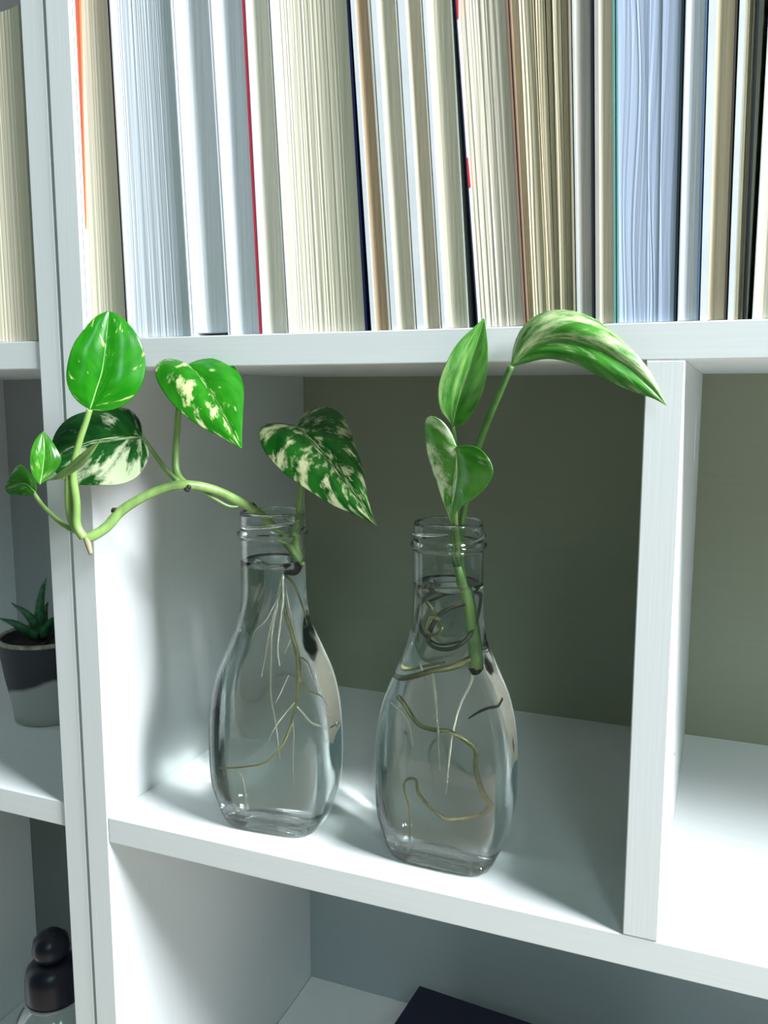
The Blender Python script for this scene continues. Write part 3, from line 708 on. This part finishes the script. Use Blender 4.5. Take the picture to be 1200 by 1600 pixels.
# ---- the upright cutting in the right bottle
pb = empty('pothos_cutting', (BR[0], BR[1], 0.012))
tag(pb, 'upright bright green cutting with three leaves, rooted in the right bottle', 'plant', 'plant cuttings rooting in water')
leaf(pb, {'m': [(0.3264, -0.012, 0.3324), (0.3323, -0.0113, 0.3371), (0.3385, -0.0107, 0.3413), (0.3458, -0.0103, 0.3434), (0.3533, -0.01, 0.3441), (0.3608, -0.0099, 0.3433), (0.3681, -0.0099, 0.3412), (0.3752, -0.01, 0.3386), (0.3819, -0.0102, 0.3353), (0.3883, -0.0104, 0.3314), (0.3942, -0.0107, 0.3269), (0.3997, -0.0111, 0.3219), (0.4047, -0.0116, 0.3165), (0.4098, -0.012, 0.3111)], 'l': [(0.3264, -0.012, 0.3324), (0.3334, -0.0117, 0.3334), (0.3401, -0.0113, 0.3354), (0.347, -0.011, 0.336), (0.3539, -0.011, 0.3351), (0.3607, -0.011, 0.3332), (0.3671, -0.0111, 0.3307), (0.3732, -0.0113, 0.3272), (0.3792, -0.0115, 0.324), (0.3853, -0.0116, 0.3209), (0.3915, -0.0117, 0.3184), (0.3978, -0.0118, 0.3164), (0.4041, -0.0118, 0.3145), (0.4098, -0.012, 0.3111)], 'r': [(0.3264, -0.012, 0.3324), (0.3267, -0.0109, 0.3424), (0.3296, -0.0098, 0.3518), (0.336, -0.0089, 0.3588), (0.3451, -0.0083, 0.3623), (0.3549, -0.008, 0.3627), (0.3645, -0.008, 0.3603), (0.3734, -0.0082, 0.3558), (0.3811, -0.0087, 0.3496), (0.3883, -0.0092, 0.3429), (0.3953, -0.0097, 0.336), (0.4013, -0.0104, 0.3284), (0.4059, -0.0112, 0.3199), (0.4098, -0.012, 0.3111)], 'n': (0.0271, -0.9939, 0.1065)}, GREENS['streaked'], 0.20, -0.10, 0.05, 'large drooping leaf streaked pale and green')
leaf(pb, {'m': [(0.2876, 0.004, 0.2983), (0.2893, 0.0019, 0.3034), (0.2909, -0.0002, 0.3085), (0.2927, -0.0022, 0.3134), (0.2945, -0.0041, 0.3182), (0.2964, -0.0058, 0.323), (0.2985, -0.0075, 0.3276), (0.3006, -0.009, 0.3322), (0.3027, -0.0105, 0.3367), (0.3047, -0.012, 0.3411), (0.3067, -0.0136, 0.3455), (0.3087, -0.0151, 0.3499), (0.3107, -0.0165, 0.3542), (0.3126, -0.018, 0.3585)], 'l': [(0.2876, 0.004, 0.2983), (0.2852, -0.0004, 0.3033), (0.2825, -0.0046, 0.3078), (0.2822, -0.0083, 0.3136), (0.2826, -0.0116, 0.3193), (0.2838, -0.0143, 0.3251), (0.2859, -0.0165, 0.3306), (0.2885, -0.0181, 0.3358), (0.2916, -0.0193, 0.3407), (0.2951, -0.02, 0.3452), (0.2992, -0.02, 0.349), (0.3036, -0.0195, 0.3524), (0.3081, -0.0188, 0.3554), (0.3126, -0.018, 0.3585)], 'r': [(0.2876, 0.004, 0.2983), (0.292, 0.0065, 0.2983), (0.2957, 0.006, 0.3028), (0.2988, 0.0048, 0.3077), (0.3017, 0.0034, 0.3127), (0.3046, 0.0021, 0.3176), (0.3069, 0.0003, 0.3228), (0.3087, -0.0018, 0.328), (0.3101, -0.0042, 0.3332), (0.3112, -0.0067, 0.3384), (0.3118, -0.0094, 0.3436), (0.3123, -0.0122, 0.3486), (0.3125, -0.0151, 0.3536), (0.3126, -0.018, 0.3585)], 'n': (0.441, -0.768, -0.4645)}, GREENS['fresh'], 0.05, 0.35, 0.02, 'pointed upright plain green leaf folded along its midrib')
leaf(pb, {'m': [(0.296, -0.014, 0.2873), (0.2954, -0.0122, 0.2838), (0.2948, -0.0103, 0.2802), (0.294, -0.0084, 0.2765), (0.2931, -0.0064, 0.2729), (0.2921, -0.0043, 0.2691), (0.291, -0.0023, 0.2654), (0.29, -0.0002, 0.2616), (0.289, 0.0019, 0.2578), (0.2881, 0.004, 0.2539), (0.2871, 0.0061, 0.25), (0.2864, 0.0082, 0.246), (0.286, 0.0101, 0.242), (0.2858, 0.012, 0.2381)], 'l': [(0.296, -0.014, 0.2873), (0.2953, -0.017, 0.2946), (0.2934, -0.0194, 0.3015), (0.2888, -0.0201, 0.307), (0.281, -0.0171, 0.3069), (0.2779, -0.0127, 0.2996), (0.2775, -0.0091, 0.2921), (0.2777, -0.0057, 0.2844), (0.2783, -0.0025, 0.2768), (0.2793, 0.0006, 0.2691), (0.2805, 0.0036, 0.2613), (0.2821, 0.0064, 0.2536), (0.284, 0.0092, 0.2459), (0.2858, 0.012, 0.2381)], 'r': [(0.296, -0.014, 0.2873), (0.3029, -0.0173, 0.2888), (0.3095, -0.02, 0.2892), (0.3153, -0.0213, 0.2873), (0.32, -0.0216, 0.284), (0.3229, -0.0206, 0.2793), (0.3212, -0.0173, 0.2734), (0.3174, -0.0134, 0.268), (0.3126, -0.0093, 0.2628), (0.307, -0.0051, 0.2582), (0.3008, -0.0009, 0.2542), (0.294, 0.0032, 0.2506), (0.2893, 0.0077, 0.2447), (0.2858, 0.012, 0.2381)], 'n': (-0.3273, -0.8621, -0.3868)}, GREENS['pale'], 0.06, 0.12, 0.0, 'small heart shaped green leaf with pale left edge')
for pts, rr, mk in (
    ([(0.2917, 0.046, 0.1477), (0.2878, 0.046, 0.1726), (0.2835, 0.046, 0.196), (0.2814, 0.045, 0.2153), (0.2834, 0.042, 0.235), (0.2875, 0.036, 0.2505), (0.2943, 0.026, 0.27), (0.3016, 0.015, 0.2874), (0.3109, 0.003, 0.3043), (0.3203, -0.007, 0.3204), (0.3268, -0.012, 0.3324)], (0.0024, 0.0022, 0.0022, 0.0022, 0.0021, 0.0020, 0.0018), 'stem_dark'),
    ([(0.2854, 0.046, 0.1897), (0.2784, 0.045, 0.2066), (0.278, 0.04, 0.2244), (0.2814, 0.034, 0.2463), (0.2848, 0.026, 0.2677), (0.2864, 0.016, 0.2843), (0.2874, 0.006, 0.2975)], (0.0022, 0.0020, 0.0019, 0.0017, 0.0014), 'stem_dark'),
    ([(0.2842, 0.047, 0.1915), (0.2804, 0.044, 0.2112), (0.2818, 0.036, 0.2274), (0.2835, 0.026, 0.2384), (0.2882, 0.01, 0.2574), (0.2919, 0.0, 0.272), (0.2954, -0.012, 0.2865)], (0.0020, 0.0019, 0.0016, 0.0013), 'stem')):
    tube('petiole', pts, rr, M[mk], pb)
tube('stem', [(0.2801, 0.0442, 0.2048), (0.2831, 0.0432, 0.1924), (0.2862, 0.0432, 0.1755), (0.2887, 0.0432, 0.1585), (0.2911, 0.0432, 0.1435), (0.2916, 0.0432, 0.1357)], [0.0026, 0.0032, 0.0033, 0.0034, 0.0038, 0.0030], M['stem'], pb, 12)
tube('node', [(0.2912, 0.0432, 0.1378), (0.2916, 0.0432, 0.1357), (0.2916, 0.0432, 0.1326)], [0.0033, 0.0031, 0.0016], M['node'], pb, 10)
for pts, r0, mk in (
    ([(0.2885, 0.0422, 0.1436), (0.2824, 0.0302, 0.1411), (0.2694, 0.0262, 0.1381), (0.2565, 0.0302, 0.1317), (0.2432, 0.0422, 0.1245), (0.2384, 0.0542, 0.1232), (0.2505, 0.0642, 0.1276), (0.2694, 0.0622, 0.1348)], 0.0016, 'root_olive'),
    ([(0.2858, 0.0432, 0.182), (0.2799, 0.0362, 0.1804), (0.2726, 0.0342, 0.1753), (0.267, 0.0362, 0.1662), (0.2641, 0.0382, 0.1544), (0.2728, 0.0342, 0.1515), (0.2833, 0.0332, 0.1541), (0.289, 0.0402, 0.1617), (0.2894, 0.0502, 0.1765), (0.2845, 0.0562, 0.1855), (0.27, 0.0582, 0.1848), (0.2604, 0.0542, 0.1788), (0.2571, 0.0462, 0.189)], 0.0012, 'root_dark'),
    ([(0.285, 0.0432, 0.1884), (0.2759, 0.0342, 0.1915), (0.265, 0.0342, 0.1868), (0.2588, 0.0402, 0.1752), (0.2592, 0.0482, 0.1577), (0.2672, 0.0562, 0.1499), (0.2809, 0.0582, 0.1522)], 0.0010, 'root_dark'),
    ([(0.2726, 0.0342, 0.171), (0.267, 0.0322, 0.1729), (0.264, 0.0332, 0.1644), (0.2688, 0.0332, 0.1608), (0.2736, 0.0332, 0.1679), (0.2611, 0.0382, 0.1846), (0.2557, 0.0422, 0.1897), (0.2554, 0.0462, 0.1689), (0.2562, 0.0502, 0.15)], 0.0010, 'root_olive'),
    ([(0.2434, 0.0402, 0.1124), (0.2494, 0.0362, 0.1079), (0.2596, 0.0322, 0.0986), (0.2725, 0.0302, 0.0973), (0.2821, 0.0302, 0.0975), (0.2909, 0.0322, 0.0927), (0.2969, 0.0362, 0.0857), (0.297, 0.0382, 0.0716), (0.3006, 0.0402, 0.0558), (0.3033, 0.0422, 0.0474), (0.2987, 0.0402, 0.0405), (0.2817, 0.0342, 0.0364), (0.2727, 0.0322, 0.0402), (0.26, 0.0342, 0.0496), (0.2575, 0.0352, 0.0587), (0.2514, 0.0362, 0.0583), (0.2482, 0.0382, 0.0516), (0.2517, 0.0402, 0.0351), (0.2518, 0.0402, 0.0137)], 0.0012, 'root_olive'),
    ([(0.2694, 0.0262, 0.1381), (0.2713, 0.0272, 0.1238), (0.2736, 0.0282, 0.1019), (0.2751, 0.0302, 0.0711)], 0.0008, 'root_white'),
    ([(0.29, 0.0432, 0.134), (0.29, 0.0422, 0.1264), (0.2849, 0.0382, 0.1101), (0.2816, 0.0342, 0.0878), (0.2793, 0.0322, 0.054)], 0.0009, 'root_white'),
    ([(0.2383, 0.0402, 0.1078), (0.2477, 0.0382, 0.1024), (0.252, 0.0362, 0.0948), (0.2549, 0.0362, 0.0826)], 0.0006, 'root_white'),
    ([(0.2576, 0.0362, 0.1407), (0.2607, 0.0342, 0.1352), (0.2637, 0.0322, 0.1287)], 0.0006, 'root_white'),
    ([(0.301, 0.0562, 0.1111), (0.2955, 0.0582, 0.1067), (0.2864, 0.0602, 0.0979)], 0.0008, 'root_dark')):
    tube('root', pts, [r0 * 1.4, r0 * 1.25, r0 * 1.2, r0, r0 * 0.5], M[mk], pb, 8)

# ------------------------------------------------------------------ potted succulent in the left bookcase
def lathe(name, cx, cy_, prof, mat, parent, seg=40, caps=True):
    verts, faces = [], []
    for r, z in prof:
        for s in range(seg):
            w = 2 * math.pi * s / seg
            verts.append((cx + r * math.cos(w), cy_ + r * math.sin(w), z))
    for i in range(len(prof) - 1):
        for s in range(seg):
            s2 = (s + 1) % seg
            faces.append((i * seg + s, i * seg + s2, (i + 1) * seg + s2, (i + 1) * seg + s))
    if caps:
        faces.append(tuple(range(seg - 1, -1, -1)))
        faces.append(tuple((len(prof) - 1) * seg + s for s in range(seg)))
    return mesh(name, verts, faces, mat, parent, True)

PX, PY, PZ = -0.166, 0.140, 0.0032
pot = empty('potted_succulent', (PX, PY, PZ))
tag(pot, 'small spiky succulent in a grey pot dipped in black', 'plant pot')
m, nt, b = new_mat('grey_pot_black_dip')
tc = nt.nodes.new('ShaderNodeTexCoord')
sp = nt.nodes.new('ShaderNodeSeparateXYZ')
nt.links.new(tc.outputs['Object'], sp.inputs[0])
ma = nt.nodes.new('ShaderNodeMath'); ma.operation = 'MULTIPLY_ADD'
nt.links.new(sp.outputs[0], ma.inputs[0]); ma.inputs[1].default_value = -0.30
nt.links.new(sp.outputs[2], ma.inputs[2])
wn = mapped_noise(nt, (1, 1, 1), 30.0)
ad = nt.nodes.new('ShaderNodeMath'); ad.operation = 'MULTIPLY_ADD'
nt.links.new(wn.outputs[0], ad.inputs[0]); ad.inputs[1].default_value = 0.008
nt.links.new(ma.outputs[0], ad.inputs[2])
rp = ramp(nt, ad.outputs[0], [(0.0, (0.36, 0.36, 0.33)), (0.0395, (0.36, 0.36, 0.33)), (0.0405, (0.02, 0.022, 0.03)), (1.0, (0.02, 0.022, 0.03))])
nt.links.new(rp.outputs[0], b.inputs['Base Color'])
b.inputs['Roughness'].default_value = 0.6
M['pot'] = m
lathe('pot', PX, PY, [(0.029, PZ), (0.032, PZ + 0.001), (0.033, PZ + 0.012), (0.039, PZ + 0.045), (0.0435, PZ + 0.078), (0.0435, PZ + 0.081), (0.0415, PZ + 0.0815), (0.0400, PZ + 0.079), (0.039, PZ + 0.070)], M['pot'], pot)
lathe('pot_rim', PX, PY, [(0.0405, PZ + 0.0800), (0.0442, PZ + 0.0796), (0.0444, PZ + 0.0822), (0.0430, PZ + 0.0835), (0.0408, PZ + 0.0830), (0.0404, PZ + 0.0810)], plain('worn_rim', (0.26, 0.25, 0.20), 0.7, 0.6, 150), pot, caps=False)
soil_m = plain('dark_soil', (0.025, 0.018, 0.014), 0.9, 0.6, 300, 1.0)
rnd = random.Random(4)
sv, sf = [], []
for i in range(9):
    for s in range(24):
        w = 2 * math.pi * s / 24
        r = 0.0398 * i / 8
        sv.append((PX + r * math.cos(w), PY + r * math.sin(w), PZ + 0.0715 + rnd.uniform(-0.0015, 0.0025)))
for i in range(8):
    for s in range(24):
        sf.append((i * 24 + s, i * 24 + (s + 1) % 24, (i + 1) * 24 + (s + 1) % 24, (i + 1) * 24 + s))
mesh('soil', sv, sf, soil_m, pot)
M['aloe'] = plain('succulent_green', (0.03, 0.12, 0.05), 0.45, 0.55, 180, 0.4)
M['thorn'] = plain('pale_tooth', (0.35, 0.45, 0.33), 0.5)
def blade(pts, w, parent):
    p = smooth_path(pts, 6)
    n = len(p)
    lf = tube('succulent_leaf', pts, [w, w * 1.05, w * 0.85, w * 0.55, w * 0.08], M['aloe'], parent, 8)
    v, f = [], []
    for i in range(2, n - 1, 2):
        t = (p[i] - p[i - 1]).normalized()
        r = w * (1.0 - 0.8 * i / n)
        for sgn in (-1, 1):
            side = t.cross(Vector((0.2, -1, 0.1))).normalized() * sgn
            base = p[i] + side * r * 0.85
            k = len(v)
            v += [base - t * 0.0008, base + t * 0.0008, base + side * 0.0016 + t * 0.0008, base + Vector((0, -0.0008, 0))]
            f += [(k, k + 1, k + 2), (k, k + 3, k + 2), (k + 1, k + 2, k + 3)]
    mesh('tooth_row', v, f, M['thorn'], lf)
for pts, w in (
    ([(-0.1752, 0.14, 0.082), (-0.1722, 0.139, 0.0986), (-0.1693, 0.138, 0.1151), (-0.1641, 0.137, 0.1304), (-0.1585, 0.137, 0.1421)], 0.0052),
    ([(-0.1747, 0.138, 0.0845), (-0.1726, 0.132, 0.0991), (-0.1771, 0.126, 0.1102), (-0.1892, 0.122, 0.1189)], 0.0046),
    ([(-0.1724, 0.134, 0.0845), (-0.1749, 0.124, 0.0927), (-0.1806, 0.116, 0.1011), (-0.1931, 0.11, 0.1063)], 0.0048),
    ([(-0.1727, 0.14, 0.0829), (-0.1667, 0.142, 0.092), (-0.1577, 0.144, 0.1001), (-0.1472, 0.146, 0.107)], 0.0046),
    ([(-0.1752, 0.145, 0.08), (-0.1826, 0.155, 0.087), (-0.1895, 0.165, 0.1003), (-0.1914, 0.172, 0.1085)], 0.0044)):
    blade(pts, w, pot)

# ------------------------------------------------------------------ things in the lower compartments
nb = empty('storage_box', (0.26, 0.20, -0.3583))
tag(nb, 'flat navy box lying on the bottom shelf under the bottles', 'box')
nav = plain('navy_card', (0.006, 0.006, 0.028), 0.55, 0.2)
c, s = math.cos(-0.08), math.sin(-0.08)
def rbox(name, x0, x1, y0, y1, z0, z1, mat, parent, ox, oy):
    v = []
    for z in (z0, z1):
        for x, y in ((x0, y0), (x1, y0), (x1, y1), (x0, y1)):
            v.append((ox + x * c - y * s, oy + x * s + y * c, z))
    o = mesh(name, v, BOXF, mat, parent)
    bv = o.modifiers.new('bevel', 'BEVEL'); bv.width = 0.0008; bv.segments = 2
    return o
rbox('box_base', 0.001, 0.239, -0.199, -0.001, -0.3582, -0.322, nav, nb, 0.169, 0.291)
rbox('box_lid', 0.0, 0.24, -0.20, 0.0, -0.322, -0.300, nav, nb, 0.169, 0.291)

jx, jy, jz = -0.166, 0.125, -0.4898
jar = empty('glass_decanter', (jx, jy, jz))
tag(jar, 'round clear glass decanter with a dark knobbed stopper in the lower left corner', 'decanter')
jr = 0.040
zc = -0.3248
prof = [(0.026, jz), (0.036, jz + 0.002), (0.037, jz + 0.008), (0.020, jz + 0.05), (0.014, zc - 0.058)]
for k in range(2, 15):
    a = -math.pi / 2 + math.pi * k / 16
    prof.append((jr * math.cos(a), zc + jr * math.sin(a)))
inn = [(r - 0.002, z) for r, z in reversed(prof) if z > zc - 0.035]
lathe('body', jx, jy, prof + inn + [(0.004, zc - 0.037)], M['glass'], jar)
blk = plain('black_stopper', (0.006, 0.006, 0.018), 0.35, 0.3)
zt = -0.2861
sto = lathe('stopper', jx, jy, [(0.018, zt - 0.012), (0.0275, zt - 0.002), (0.0280, zt + 0.004), (0.0275, zt + 0.020), (0.0255, zt + 0.030), (0.0200, zt + 0.036), (0.014, zt + 0.039)], blk, jar)
lathe('stopper_ring', jx, jy, [(0.0265, zt - 0.0045), (0.0290, zt - 0.0035), (0.0292, zt - 0.0015), (0.0270, zt - 0.0008)], plain('pale_ring', (0.4, 0.42, 0.42), 0.4), sto)
lathe('knob', jx - 0.001, jy, [(0.010, zt + 0.036), (0.0160, zt + 0.041), (0.0185, zt + 0.050), (0.0165, zt + 0.060), (0.010, zt + 0.066), (0.003, zt + 0.068)], blk, sto)
